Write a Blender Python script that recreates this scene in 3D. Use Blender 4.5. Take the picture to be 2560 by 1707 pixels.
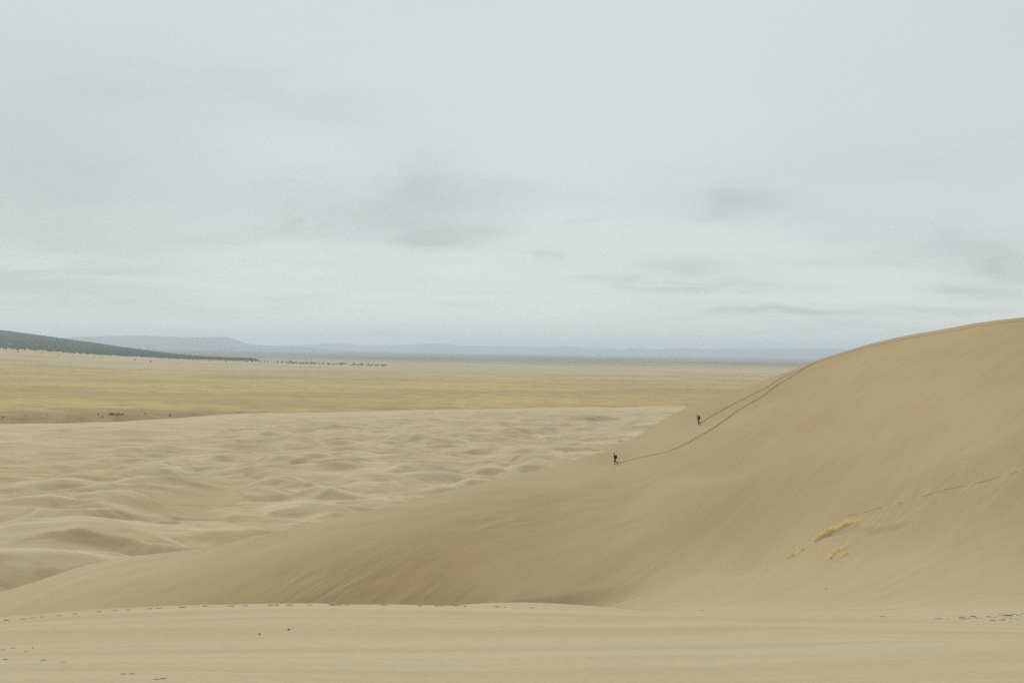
import bpy, bmesh, math, random
import numpy as np
from mathutils import Vector, Matrix

for o in list(bpy.data.objects):
    bpy.data.objects.remove(o, do_unlink=True)
SC = bpy.context.scene
COL = SC.collection
random.seed(7)
RNG = np.random.default_rng(11)

# ------------------------------------------------------------------ camera
EYE = 50.0                                   # metres above the grassland
FPX = 50.0 / 36.0 * 2560.0                   # focal length in photograph pixels
PITCH = math.atan((877.0 - 853.5) / FPX)
ROLL = 0.0155
Fv = np.array([0, math.cos(PITCH), math.sin(PITCH)])
U0 = np.array([0, -math.sin(PITCH), math.cos(PITCH)])
R0 = np.array([1.0, 0, 0])
Rv = R0 * math.cos(ROLL) + U0 * math.sin(ROLL)
Uv = U0 * math.cos(ROLL) - R0 * math.sin(ROLL)
cam = bpy.data.cameras.new('camera')
cam.lens = 50; cam.sensor_width = 36; cam.sensor_fit = 'HORIZONTAL'
cam.clip_start = 0.1; cam.clip_end = 200000
co = bpy.data.objects.new('camera', cam); COL.objects.link(co)
M4 = Matrix.Identity(4)
for i in range(3):
    M4[i][0] = Rv[i]; M4[i][1] = Uv[i]; M4[i][2] = -Fv[i]
M4[2][3] = EYE
co.matrix_world = M4
SC.camera = co

def ray(px, py):
    d = Rv * ((px - 1280) / FPX) + Uv * (-(py - 853.5) / FPX) + Fv
    return d / d[1]
def ks(px, py):                              # lateral and vertical slope of a sight line
    d = ray(px, py); return d[0], d[2]

# ------------------------------------------------------------------ light
SUN_EL, SUN_AZ = math.radians(43), math.radians(-20)    # azimuth from +Y, negative = left
SC.view_settings.view_transform = 'Standard'
SC.view_settings.look = 'None'
SC.view_settings.exposure = 0.0
SC.cycles.use_denoising = False          # the photograph is grainy film
SC.view_settings.gamma = 1.0
SC.view_settings.use_curve_mapping = False
sun = bpy.data.lights.new('sun', 'SUN'); sun.energy = 1.5; sun.angle = math.radians(16)
sun.color = (1.0, 0.965, 0.9)
so = bpy.data.objects.new('sun', sun); COL.objects.link(so)
sd = Vector((math.sin(SUN_AZ) * math.cos(SUN_EL), math.cos(SUN_AZ) * math.cos(SUN_EL), math.sin(SUN_EL)))
so.rotation_euler = sd.to_track_quat('Z', 'Y').to_euler()

class NT:
    """small helper to write node trees"""
    def __init__(s, tree): s.t = tree; s.n = tree.nodes; s.l = tree.links
    def node(s, typ, **kw):
        n = s.n.new(typ)
        for k, v in kw.items(): setattr(n, k, v)
        return n
    def put(s, sock, v):
        if v is None: return
        if isinstance(v, bpy.types.NodeSocket): s.l.new(v, sock)
        else: sock.default_value = v
    def math(s, op, a, b=None, c=None, clamp=False):
        n = s.node('ShaderNodeMath', operation=op, use_clamp=clamp)
        for i, v in enumerate((a, b, c)): s.put(n.inputs[i], v)
        return n.outputs[0]
    def vec(s, op, a, b=None):
        n = s.node('ShaderNodeVectorMath', operation=op)
        s.put(n.inputs[0], a)
        if b is not None: s.put(n.inputs[1], b)
        return n.outputs['Value'] if op in ('LENGTH', 'DOT_PRODUCT') else n.outputs[0]
    def comb(s, x, y, z=0.0):
        n = s.node('ShaderNodeCombineXYZ')
        for i, v in enumerate((x, y, z)): s.put(n.inputs[i], v)
        return n.outputs[0]
    def sep(s, v):
        n = s.node('ShaderNodeSeparateXYZ'); s.put(n.inputs[0], v); return n.outputs
    def noise(s, v, scale, detail=4, rough=0.5, dist=0.0):
        n = s.node('ShaderNodeTexNoise'); s.put(n.inputs['Vector'], v)
        n.inputs['Scale'].default_value = scale; n.inputs['Detail'].default_value = detail
        n.inputs['Roughness'].default_value = rough; n.inputs['Distortion'].default_value = dist
        return n.outputs['Fac']
    def mapr(s, v, a, b, c=0.0, d=1.0, smooth=True):
        n = s.node('ShaderNodeMapRange', interpolation_type='SMOOTHSTEP' if smooth else 'LINEAR')
        s.put(n.inputs[0], v)
        for i, q in enumerate((a, b, c, d)): n.inputs[1 + i].default_value = q
        return n.outputs[0]
    def mix(s, f, a, b):
        n = s.node('ShaderNodeMix', data_type='RGBA')
        s.put(n.inputs[0], f)
        for i, v in ((6, a), (7, b)):
            s.put(n.inputs[i], v if isinstance(v, bpy.types.NodeSocket) else (*v, 1.0))
        return n.outputs[2]
    def attr(s, name):
        return s.node('ShaderNodeAttribute', attribute_name=name).outputs['Fac']

world = bpy.data.worlds.new('World'); SC.world = world; world.use_nodes = True
W = NT(world.node_tree); W.n.clear()
tc = W.node('ShaderNodeTexCoord').outputs['Generated']
dx, dy, dz = W.sep(tc)
zc = W.math('MAXIMUM', dz, 0.0)
den = W.math('ADD', zc, 0.075)
pc = W.comb(W.math('DIVIDE', dx, den), W.math('DIVIDE', dy, den), 0.0)
big = W.noise(pc, 0.42, 3, 0.45, 0.3)
med = W.noise(W.vec('ADD', pc, (7.3, 2.1, 0)), 1.1, 5, 0.55, 0.4)
fine = W.noise(W.vec('ADD', pc, (1.7, 9.4, 3.0)), 2.3, 6, 0.6, 0.5)
# veil of high cloud, cool grey-white, thinner (cyan) in places
veil = W.mix(W.mapr(big, 0.32, 0.68), (0.612, 0.690, 0.688), (0.682, 0.738, 0.725))
veil = W.mix(W.mapr(zc, 0.0, 0.10, 1.0, 0.0), veil, (0.765, 0.782, 0.740))
# grey undersides of low cloud everywhere, thickest where the photograph shows them
kx = W.math('DIVIDE', dx, W.math('MAXIMUM', dy, 0.05))
ez = W.math('DIVIDE', dz, W.math('MAXIMUM', dy, 0.05))
puff = W.noise(W.comb(kx, W.math('MULTIPLY', ez, 1.9), 0.7), 13.0, 7, 0.60, 0.5)
puff2 = W.noise(W.comb(kx, W.math('MULTIPLY', ez, 1.9), 3.7), 9.0, 5, 0.58, 0.3)
wob = W.math('MULTIPLY', W.math('SUBTRACT', puff, 0.5), 0.10)
wob2 = W.math('MULTIPLY', W.math('SUBTRACT', puff2, 0.5), 0.055)
ke = W.comb(W.math('ADD', kx, wob), W.math('ADD', ez, W.math('MULTIPLY', wob2, 0.6)), 0.0)
def cloudlet(px, py, rx, ry, amp):
    px, py, rx, ry = px * 1.0884, py * 1.0884, rx * 1.0884, ry * 1.0884
    k, s = ks(px, py)
    d = W.vec('MULTIPLY', W.vec('SUBTRACT', ke, (k, s, 0)), (FPX / rx, FPX / ry, 0))
    l = W.vec('DOT_PRODUCT', d, d)
    return W.math('MULTIPLY', W.math('EXPONENT', W.math('MULTIPLY', l, -1.0)), amp * 1.05)
acc = None
for a in ((955, 395, 110, 60, .40), (1010, 455, 170, 42, .60), (790, 505, 130, 34, .85), (1040, 535, 160, 32, .85), (690, 475, 90, 50, .3),
          (1690, 470, 140, 34, .75), (1640, 505, 80, 20, .5), (1285, 605, 40, 14, .55), (1560, 612, 120, 18, .75), (1550, 655, 180, 12, .8),
          (2110, 560, 130, 42, .75), (2290, 610, 140, 45, .7), (2290, 655, 130, 18, 1.0), (1800, 715, 240, 9, .75),
          (2150, 700, 160, 10, .5), (1050, 697, 70, 8, .35), (1130, 425, 30, 16, .3),
          (1380, 517, 26, 9, .35), (780, 250, 160, 60, .2)):
    c = cloudlet(*a)
    acc = c if acc is None else W.math('ADD', acc, c)
wisp = W.mapr(puff, 0.32, 0.64, 0.55, 1.30)
acc2 = W.math('ADD', cloudlet(60, 430, 460, 320, .62), cloudlet(60, 670, 300, 90, .30))
general = W.math('MULTIPLY', W.mapr(med, 0.52, 0.80), 0.30)
dark = W.math('MINIMUM', W.math('ADD', W.math('ADD', W.math('MULTIPLY', acc, wisp), acc2), general), 1.0)
cl = W.mix(dark, veil, (0.518, 0.562, 0.558))
# thin bright streaks low down
st = W.noise(W.comb(W.math('MULTIPLY', kx, 5.0), W.math('MULTIPLY', ez, 58.0), 0.0), 1.0, 6, 0.55, 0.6)
low = W.mapr(ez, 0.02, 0.115, 1.0, 0.0)
cl = W.mix(W.math('MULTIPLY', W.mapr(st, 0.46, 0.72), W.math('MULTIPLY', low, 0.75)), cl, (0.775, 0.795, 0.762))
cl = W.mix(W.math('MULTIPLY', W.mapr(st, 0.50, 0.28), W.math('MULTIPLY', low, 0.55)), cl, (0.552, 0.598, 0.598))
lit = None
for a in ((1050, 625, 75, 18, .8), (1300, 640, 50, 12, .5), (740, 595, 60, 10, .4), (1500, 560, 330, 60, .35), (1250, 700, 260, 30, .3),
          (1450, 250, 300, 170, .30), (2150, 665, 230, 16, .5), (1700, 680, 160, 14, .4)):
    c = cloudlet(*a)
    lit = c if lit is None else W.math('ADD', lit, c)
cl = W.mix(W.math('MINIMUM', W.math('MULTIPLY', lit, wisp), 1.0), cl, (0.735, 0.785, 0.770))
skyt = W.node('ShaderNodeTexSky', sky_type='NISHITA', sun_disc=False)
skyt.sun_elevation = SUN_EL; skyt.sun_rotation = SUN_AZ
nis = W.vec('MULTIPLY', skyt.outputs[0], (0.08, 0.08, 0.08))
thin = W.mix(0.94, nis, cl)
bg = W.node('ShaderNodeBackground'); W.put(bg.inputs['Color'], thin); bg.inputs['Strength'].default_value = 1.0
wo = W.node('ShaderNodeOutputWorld'); W.l.new(bg.outputs[0], wo.inputs['Surface'])

# ------------------------------------------------------------------ numeric helpers
def pchip(x, y):
    x = np.asarray(x, float); y = np.asarray(y, float)
    o = np.argsort(x); x = x[o]; y = y[o]
    h = np.diff(x); dl = np.diff(y) / h
    d = np.zeros_like(y)
    for i in range(1, len(x) - 1):
        if dl[i - 1] * dl[i] > 0:
            w1 = 2 * h[i] + h[i - 1]; w2 = h[i] + 2 * h[i - 1]
            d[i] = (w1 + w2) / (w1 / dl[i - 1] + w2 / dl[i])
    d[0], d[-1] = dl[0], dl[-1]
    def f(q):
        q = np.clip(np.asarray(q, float), x[0], x[-1])
        i = np.clip(np.searchsorted(x, q) - 1, 0, len(x) - 2)
        t = (q - x[i]) / h[i]
        return ((2*t**3 - 3*t**2 + 1) * y[i] + (t**3 - 2*t**2 + t) * h[i] * d[i]
                + (-2*t**3 + 3*t**2) * y[i+1] + (t**3 - t**2) * h[i] * d[i+1])
    return f
def sstep(a, b, x):
    t = np.clip((x - a) / (b - a), 0, 1); return t * t * (3 - 2 * t)
def gnoise(x, y, seed=0):
    x = np.asarray(x, float); y = np.asarray(y, float)
    xi = np.floor(x).astype(np.int64); yi = np.floor(y).astype(np.int64)
    fx = x - xi; fy = y - yi
    def g(ix, iy, ax, ay):
        h = (ix * 374761393 + iy * 668265263 + seed * 974634777) & 0xffffffff
        h = ((h ^ (h >> 13)) * 1274126177) & 0xffffffff
        h = (h ^ (h >> 16)) & 0xffff
        a = h * (2 * math.pi / 65536.0)
        return np.cos(a) * ax + np.sin(a) * ay
    u = fx**3 * (fx * (fx * 6 - 15) + 10); v = fy**3 * (fy * (fy * 6 - 15) + 10)
    a = g(xi, yi, fx, fy); b = g(xi + 1, yi, fx - 1, fy)
    c = g(xi, yi + 1, fx, fy - 1); d = g(xi + 1, yi + 1, fx - 1, fy - 1)
    return ((a + (b - a) * u) * (1 - v) + (c + (d - c) * u) * v) * 1.4
def fbm(x, y, seed=0, octv=4, gain=0.5):
    s = 0; a = 1.0; f = 1.0
    for i in range(octv):
        s = s + a * gnoise(x * f, y * f, seed + i * 17); a *= gain; f *= 2.03
    return s

def link(o, parent=None):
    COL.objects.link(o)
    if parent is not None: o.parent = parent
    return o
def tag(o, label=None, cat=None, group=None, kind=None):
    for k, v in (('label', label), ('category', cat), ('group', group), ('kind', kind)):
        if v: o[k] = v
    return o
def raw_mesh(name, co_, faces, mat=None, smooth=True):
    me = bpy.data.meshes.new(name)
    me.from_pydata([tuple(v) for v in co_], [], faces)
    if mat: me.materials.append(mat)
    if smooth: me.polygons.foreach_set('use_smooth', [True] * len(me.polygons))
    me.update(); return me
def np_mesh(name, V, F, mat=None, smooth=True):
    """V (n,3), F (m,3|4) numpy arrays"""
    me = bpy.data.meshes.new(name); n = F.shape[1]
    me.vertices.add(len(V)); me.vertices.foreach_set('co', np.ascontiguousarray(V, np.float32).ravel())
    me.loops.add(F.size); me.loops.foreach_set('vertex_index', np.ascontiguousarray(F, np.int32).ravel())
    me.polygons.add(len(F)); me.polygons.foreach_set('loop_start', np.arange(0, F.size, n, dtype=np.int32))
    me.polygons.foreach_set('loop_total', np.full(len(F), n, np.int32))
    me.polygons.foreach_set('use_smooth', np.full(len(F), smooth, bool))
    if mat: me.materials.append(mat)
    me.update(calc_edges=True); me.validate()
    return me
def grid_obj(name, X, Y, Z, mat, attrs=None, wrap=False):
    r, c = X.shape
    idx = np.arange(r * c).reshape(r, c)
    if wrap: idx = np.concatenate([idx, idx[:, :1]], 1)
    F = np.stack([idx[:-1, :-1], idx[:-1, 1:], idx[1:, 1:], idx[1:, :-1]], -1).reshape(-1, 4)
    me = np_mesh(name, np.stack([X, Y, Z], -1).reshape(-1, 3), F, mat)
    for k, v in (attrs or {}).items():
        a = me.attributes.new(k, 'FLOAT', 'POINT'); a.data.foreach_set('value', np.ascontiguousarray(v, np.float32).ravel())
    return link(bpy.data.objects.new(name, me))

# ------------------------------------------------------------------ materials
def new_mat(name):
    m = bpy.data.materials.new(name); m.use_nodes = True
    N = NT(m.node_tree); b = N.n['Principled BSDF']
    b.inputs['Roughness'].default_value = 0.95
    b.inputs['Specular IOR Level'].default_value = 0.12
    return m, N, b
def bump(N, b, h, strength, dist):
    n = N.node('ShaderNodeBump'); n.inputs['Strength'].default_value = strength; n.inputs['Distance'].default_value = dist
    N.put(n.inputs['Height'], h); N.l.new(n.outputs[0], b.inputs['Normal'])
def rotpos(N, ang, sx, sy, sz=0.0):
    p = N.node('ShaderNodeNewGeometry').outputs['Position']
    m = N.node('ShaderNodeMapping', vector_type='POINT')
    m.inputs['Rotation'].default_value = (0, 0, ang)
    N.put(m.inputs['Vector'], p)
    return N.vec('MULTIPLY', m.outputs[0], (sx, sy, sz))

STREAK = math.radians(35)       # fall line of the dune faces: this far right of straight ahead

def mat_sand():
    """near sand: striped pale sand of the foreground passing into the streaked tan sand of the big dune"""
    m, N, b = new_mat('near_sand')
    p = N.node('ShaderNodeNewGeometry').outputs['Position']
    x, y, z = N.sep(p)
    # tan slope sand
    str1 = N.noise(rotpos(N, STREAK, 0.42, 0.055), 1.0, 5, 0.6, 0.4)
    str2 = N.noise(rotpos(N, STREAK, 1.7, 0.15), 1.0, 6, 0.70, 0.5)
    blot = N.noise(p, 0.028, 4, 0.5, 0.4)
    grain = N.noise(p, 5.0, 3, 0.75)
    warm = N.attr('warm'); scuff = N.attr('scuff'); pale = N.attr('pale_lit_sand')
    f = N.math('ADD', N.math('MULTIPLY', N.mapr(str1, 0.35, 0.68), 0.40), N.math('MULTIPLY', N.mapr(blot, 0.36, 0.62), 0.60))
    c = N.mix(f, (0.452, 0.337, 0.190), (0.405, 0.289, 0.156))
    c = N.mix(N.math('MULTIPLY', warm, N.mapr(str2, 0.30, 0.62, 0.40, 1.0)), c, (0.505, 0.340, 0.180))
    c = N.mix(N.math('MULTIPLY', scuff, N.mapr(str2, 0.48, 0.64, 0.0, 0.85)), c, (0.500, 0.408, 0.255))
    c = N.mix(N.math('MULTIPLY', scuff, N.mapr(str2, 0.46, 0.30, 0.0, 0.45)), c, (0.330, 0.240, 0.135))
    # pale striped sand
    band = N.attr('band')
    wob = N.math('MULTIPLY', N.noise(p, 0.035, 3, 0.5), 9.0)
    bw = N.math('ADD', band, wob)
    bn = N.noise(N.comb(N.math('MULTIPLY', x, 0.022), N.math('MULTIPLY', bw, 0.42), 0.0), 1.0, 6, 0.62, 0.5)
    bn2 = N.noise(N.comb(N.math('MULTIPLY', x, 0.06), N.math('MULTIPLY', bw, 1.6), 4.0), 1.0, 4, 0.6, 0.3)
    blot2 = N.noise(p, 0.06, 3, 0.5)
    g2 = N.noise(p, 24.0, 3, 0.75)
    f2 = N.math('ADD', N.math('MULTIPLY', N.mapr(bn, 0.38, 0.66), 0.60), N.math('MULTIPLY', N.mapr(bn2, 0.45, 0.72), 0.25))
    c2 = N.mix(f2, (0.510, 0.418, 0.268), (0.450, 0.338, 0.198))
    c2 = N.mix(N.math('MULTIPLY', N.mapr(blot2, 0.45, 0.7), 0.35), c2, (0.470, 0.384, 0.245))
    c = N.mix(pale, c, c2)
    gr = N.math('ADD', N.math('MULTIPLY', grain, 0.5), N.math('MULTIPLY', g2, 0.5))
    sp = N.mapr(gr, 0.28, 0.72, 0.86, 1.14, False)
    c = N.vec('MULTIPLY', c, N.comb(sp, sp, sp))
    N.l.new(c, b.inputs['Base Color'])
    h = N.math('ADD', N.math('MULTIPLY', str2, N.math('ADD', N.math('MULTIPLY', scuff, 1.6), 0.25)), N.math('MULTIPLY', grain, 0.22))
    h2 = N.math('ADD', N.math('MULTIPLY', bn2, 0.35), N.math('MULTIPLY', g2, 0.05))
    hh = N.math('ADD', N.math('MULTIPLY', h, N.math('SUBTRACT', 1.0, pale)), N.math('MULTIPLY', h2, pale))
    bump(N, b, hh, 0.5, 0.13)
    return m
def mat_field():
    m, N, b = new_mat('dune_field_sand')
    p = N.node('ShaderNodeNewGeometry').outputs['Position']
    inter = N.attr('interdune')
    n1 = N.noise(p, 0.020, 5, 0.6, 0.5)
    n2 = N.noise(rotpos(N, math.radians(-8), 0.03, 0.16), 1.0, 5, 0.62, 0.6)
    n3 = N.noise(p, 0.35, 4, 0.7)
    c = N.mix(N.mapr(n2, 0.34, 0.68), (0.575, 0.465, 0.305), (0.470, 0.342, 0.195))
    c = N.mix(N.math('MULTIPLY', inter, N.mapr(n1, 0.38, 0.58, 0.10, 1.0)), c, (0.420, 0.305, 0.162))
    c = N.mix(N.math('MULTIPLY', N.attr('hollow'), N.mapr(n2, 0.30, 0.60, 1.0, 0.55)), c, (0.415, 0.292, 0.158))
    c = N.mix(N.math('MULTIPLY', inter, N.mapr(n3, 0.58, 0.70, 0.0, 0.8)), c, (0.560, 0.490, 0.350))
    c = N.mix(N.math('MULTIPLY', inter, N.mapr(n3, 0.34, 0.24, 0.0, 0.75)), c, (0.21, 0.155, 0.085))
    N.l.new(c, b.inputs['Base Color'])
    bump(N, b, N.math('ADD', N.math('MULTIPLY', n2, 1.0), N.math('MULTIPLY', n3, 0.35)), 0.4, 0.5)
    return m
def mat_grassland():
    m, N, b = new_mat('dry_grassland')
    p = N.node('ShaderNodeNewGeometry').outputs['Position']
    far = N.attr('far'); bank = N.attr('bank'); pale = N.attr('pale')
    n1 = N.noise(rotpos(N, math.radians(4), 0.0026, 0.0042), 1.0, 6, 0.62, 0.6)
    n2 = N.noise(p, 0.045, 5, 0.65, 0.3)
    n3 = N.noise(rotpos(N, math.radians(-3), 0.0006, 0.0014), 1.0, 5, 0.6, 0.5)
    c = N.mix(N.mapr(n1, 0.36, 0.64), (0.535, 0.378, 0.140), (0.400, 0.282, 0.118))
    c = N.mix(N.mapr(n2, 0.46, 0.68, 0.0, 0.80), c, (0.275, 0.200, 0.085))
    n4 = N.noise(rotpos(N, math.radians(7), 0.0035, 0.016), 1.0, 5, 0.6, 0.5)
    c = N.mix(N.mapr(n4, 0.50, 0.72, 0.0, 0.5), c, (0.300, 0.222, 0.112))
    c = N.mix(N.mapr(n4, 0.44, 0.30, 0.0, 0.35), c, (0.570, 0.415, 0.165))
    c = N.mix(N.math('MULTIPLY', pale, 0.85), c, N.mix(N.mapr(n1, 0.35, 0.68), (0.470, 0.385, 0.225), (0.385, 0.300, 0.165)))
    c = N.mix(far, c, N.mix(N.mapr(n3, 0.40, 0.60), (0.255, 0.205, 0.160), (0.115, 0.110, 0.100)))
    c = N.mix(N.math('MULTIPLY', bank, N.mapr(n2, 0.35, 0.6, 0.3, 1.0)), c, (0.300, 0.200, 0.105))
    N.l.new(c, b.inputs['Base Color'])
    bump(N, b, n2, 0.6, 1.2)
    return m
def mat_plain(name, col, var=0.25, scale=3.0, rough=0.9):
    m, N, b = new_mat(name)
    p = N.node('ShaderNodeTexCoord').outputs['Object']
    n = N.noise(p, scale, 4, 0.6)
    f = N.mapr(n, 0.25, 0.75, 1 - var, 1 + var, False)
    c = N.vec('MULTIPLY', (col[0], col[1], col[2]), N.comb(f, f, f))
    N.l.new(c, b.inputs['Base Color']); b.inputs['Roughness'].default_value = rough
    return m
def mat_mountain(snow):
    m, N, b = new_mat('snowy_rock' if snow else 'mesa_rock')
    p = N.node('ShaderNodeNewGeometry').outputs['Position']
    n = N.noise(p, 0.0012, 6, 0.6)
    c = N.mix(N.mapr(n, 0.35, 0.65), (0.13, 0.14, 0.13), (0.24, 0.225, 0.19))
    if snow:
        n2 = N.noise(p, 0.0016, 5, 0.6)
        hgt = N.mapr(N.math('ADD', N.attr('height'), N.math('MULTIPLY', N.math('SUBTRACT', n2, 0.5), 1.5)), 0.62, 0.95)
        c = N.mix(N.math('MULTIPLY', hgt, N.attr('snow')), c, (0.85, 0.87, 0.88))
    N.l.new(c, b.inputs['Base Color'])
    return m

M_SAND, M_FIELD, M_GRASS = mat_sand(), mat_field(), mat_grassland()
M_DAMP_SHADE = mat_plain('damp_shaded_sand', (0.285, 0.205, 0.118), 0.25, 4.0, 0.95)  # damp dug-up sand, with the shade of the treads put into the colour
M_PRINT_SHADE = mat_plain('trodden_shaded_sand', (0.250, 0.182, 0.105), 0.25, 9.0, 0.95)  # trodden sand, the shade inside the prints painted in as darker colour
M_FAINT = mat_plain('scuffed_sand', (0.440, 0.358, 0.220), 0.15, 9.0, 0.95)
M_SCUFF = mat_plain('trail_shaded_sand', (0.335, 0.245, 0.142), 0.2, 4.0, 0.95)  # lighter trail sand, tread shade again part of the colour
M_CREST = mat_plain('brink_print_shaded_sand', (0.330, 0.248, 0.148), 0.25, 9.0, 0.95)  # prints on the brink: disturbed sand with their pit shade in the colour
M_PEB = mat_plain('dark_pebble', (0.070, 0.052, 0.035), 0.3, 40.0, 0.85)
M_NEEDLE = mat_plain('pinyon_foliage', (0.040, 0.060, 0.042), 0.35, 0.4, 0.9)
M_COTTON = mat_plain('bare_cottonwood_twigs', (0.200, 0.172, 0.145), 0.35, 0.4, 0.9)
M_BARK = mat_plain('tree_bark', (0.085, 0.065, 0.048), 0.3, 2.0, 0.9)
M_SHRUB = mat_plain('shrub_twigs', (0.260, 0.195, 0.125), 0.4, 1.0, 0.9)
def mat_straw():
    m = mat_plain('dry_grass_blades', (0.87, 0.73, 0.41), 0.25, 2.0, 0.7)
    N = NT(m.node_tree); b = N.n['Principled BSDF']; src = b.inputs['Base Color'].links[0].from_socket
    tr_ = N.node('ShaderNodeBsdfTranslucent'); N.l.new(src, tr_.inputs['Color'])
    mx = N.node('ShaderNodeMixShader'); mx.inputs[0].default_value = 0.45
    N.l.new(b.outputs[0], mx.inputs[1]); N.l.new(tr_.outputs[0], mx.inputs[2])
    N.l.new(mx.outputs[0], N.n['Material Output'].inputs['Surface'])
    return m
M_STRAW = mat_straw()

# ------------------------------------------------------------------ columns shared by the near dunes
inn = np.linspace(-0.40, 0.40, 700)
KN = np.concatenate([np.linspace(-1.6, -0.402, 44), inn, np.linspace(0.402, 1.6, 44)])

def curve(pts):
    """pts: (px, py, Y) -> functions of k for vertical slope s and forward distance Y"""
    k = []; s = []; y = []
    for px, py, yy in pts:
        a, b = ks(px, py); k.append(a); s.append(b); y.append(yy)
    return pchip(k, s), pchip(k, y)

CREST = [(-5200, 1760, 36), (-2400, 1700, 40), (-900, 1625, 44), (-300, 1572, 48), (0, 1549, 50), (106, 1539, 51), (255, 1526, 52), (425, 1517, 53), (595, 1511, 54), (800, 1509, 56),
         (1000, 1509, 57), (1244, 1513, 60), (1450, 1518, 66), (1700, 1524, 74), (1919, 1531, 82), (2139, 1536, 90), (2285, 1541, 95), (2560, 1553, 98),
         (2900, 1575, 98), (3600, 1640, 90), (5200, 1750, 80), (7000, 1830, 70)]
BASE = [(-5200, 1860, 120), (-2400, 1800, 135), (-900, 1730, 126), (0, 1652, 128), (255, 1630, 131), (531, 1604, 138), (850, 1590, 144), (1000, 1580, 147), (1130, 1572, 150), (1400, 1546, 156), (1550, 1526, 160), (1700, 1509, 162),
        (2053, 1514, 138), (2300, 1522, 122), (2560, 1531, 112), (2900, 1550, 108), (3600, 1610, 100), (5200, 1720, 90), (7000, 1800, 80)]
RIDGE = [(-5200, 1780, 160), (-2400, 1690, 165), (-900, 1590, 166), (-300, 1530, 166), (0, 1480, 165), (64, 1461, 165), (128, 1440, 164), (191, 1419, 164), (255, 1404, 163), (298, 1394, 163), (425, 1380, 162), (531, 1366, 162),
         (638, 1339, 162), (744, 1317, 163), (850, 1292, 166), (1000, 1257, 173), (1130, 1224, 182), (1206, 1207, 189), (1283, 1188, 197), (1359, 1171, 207), (1440, 1148, 219), (1512, 1127, 231), (1552, 1110, 240),
         (1606, 1082, 250), (1661, 1047, 257), (1726, 1014, 262), (1797, 989, 266), (1879, 960, 270), (1960, 932, 274), (2015, 912, 276), (2053, 897, 276), (2096, 883, 276),
         (2178, 859, 275), (2259, 840, 273), (2368, 821, 269), (2450, 806, 266), (2560, 793, 263), (2800, 768, 258), (3200, 740, 250), (4200, 740, 235), (5600, 800, 215), (7000, 900, 200)]
cS, cY = curve(CREST); bS, bY = curve(BASE); rS, rY = curve(RIDGE)
kb1 = ks(1230, 1515)[0]; kb2 = ks(1800, 1525)[0]

def gau(k, w=5):
    q = np.arange(-3 * w, 3 * w + 1); g = np.exp(-q * q / (2.0 * w * w)); g /= g.sum()
    return np.convolve(np.pad(k, 3 * w, mode='edge'), g, 'valid')
sC, yC = gau(cS(KN)), gau(cY(KN)); sB, yB = gau(bS(KN), 8), gau(bY(KN), 8); sR, yR = gau(rS(KN), 2), gau(rY(KN), 6)
zC, zB = sC * yC, sB * yB

# ---- foreground dune the camera stands on: brow under the camera, slope, brink, lee slope
tY = np.linspace(0, 1, 190)[:, None]
Y1 = -25.0 + (yC[None] + 25.0) * (tY ** 0.9)
X1 = KN[None] * yC[None] * (Y1 + 40.0) / (yC[None] + 40.0)
qq = np.clip(Y1 / yC[None], 0, None)
Z1 = -1.62 + (zC[None] + 1.62) * qq ** 1.06
band1 = (1 - Y1 / yC[None]) * 55.0
und = fbm(X1 * 0.018, band1 * 0.16, 3, 3) * 0.16 + fbm(X1 * 0.05, band1 * 0.8, 9, 3) * 0.025
Z1 = Z1 + und * sstep(0, 5, band1) * sstep(0, 8, Y1)
Z1 = Z1 + 0.05 * np.exp(-(band1 / 0.7) ** 2) * fbm(X1 * 0.22, X1 * 0 + 3.3, 21, 3)
tt = np.linspace(0, 1, 62)[1:, None]
Y2 = yC[None] + (yB - yC)[None] * tt
right = sstep(kb1, kb2, KN)
ex = 1.0 + 0.95 * (1 - right)[None]
Z2 = zC[None] + (zB - zC)[None] * (1 - (1 - tt) ** ex)
X2 = KN[None] * Y2
band2 = (1 - Y2 / yC[None]) * 55.0
# big dune on the right: face from its foot up to the ridge
NF = 400
t = np.linspace(0, 1, NF)[:, None]
def G(t): return 0.56 * t + 0.16 * t ** 3 + 0.28 * t ** 6
sF = sB[None] + (sR - sB)[None] * t
Y3 = yB[None] + (yR - yB)[None] * G(t)
X3 = KN[None] * Y3
Z3 = sF * Y3
# wind-rounded saddle where the two dunes meet on the right
for j in np.nonzero(right > 0.01)[0]:
    yy = np.r_[Y1[:, j], Y2[:, j], Y3[1:, j]]; zz = np.r_[Z1[:, j], Z2[:, j], Z3[1:, j]]
    Yu = np.arange(yy[0], yy[-1] + 60, 1.0); zu = np.interp(Yu, yy, zz)
    zu[Yu > yy[-1]] = zz[-1] + (Yu[Yu > yy[-1]] - yy[-1]) * (zz[-1] - zz[-8]) / (yy[-1] - yy[-8])
    sg = 2 + 15 * right[j]; q_ = np.arange(-45, 46); gk = np.exp(-q_ * q_ / (2 * sg * sg)); gk /= gk.sum()
    zs = np.convolve(np.pad(zu, 45, mode='edge'), gk, 'valid')
    wgt = sstep(yC[j] * 0.45, yC[j], Yu) * sstep(yR[j], yR[j] - 70, Yu) * right[j]
    zu = zu + (zs - zu) * wgt
    Z1[:, j] = np.interp(Y1[:, j], Yu, zu) ; Z2[:, j] = np.interp(Y2[:, j], Yu, zu); Z3[:, j] = np.interp(Y3[:, j], Yu, zu)
Z2 = Z2 + (fbm(X2 * 0.018, band2 * 0.05, 3, 3) * 0.10) * sstep(0, 6, -band2) * sstep(0, 10, (yB[None] - Y2))
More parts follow.
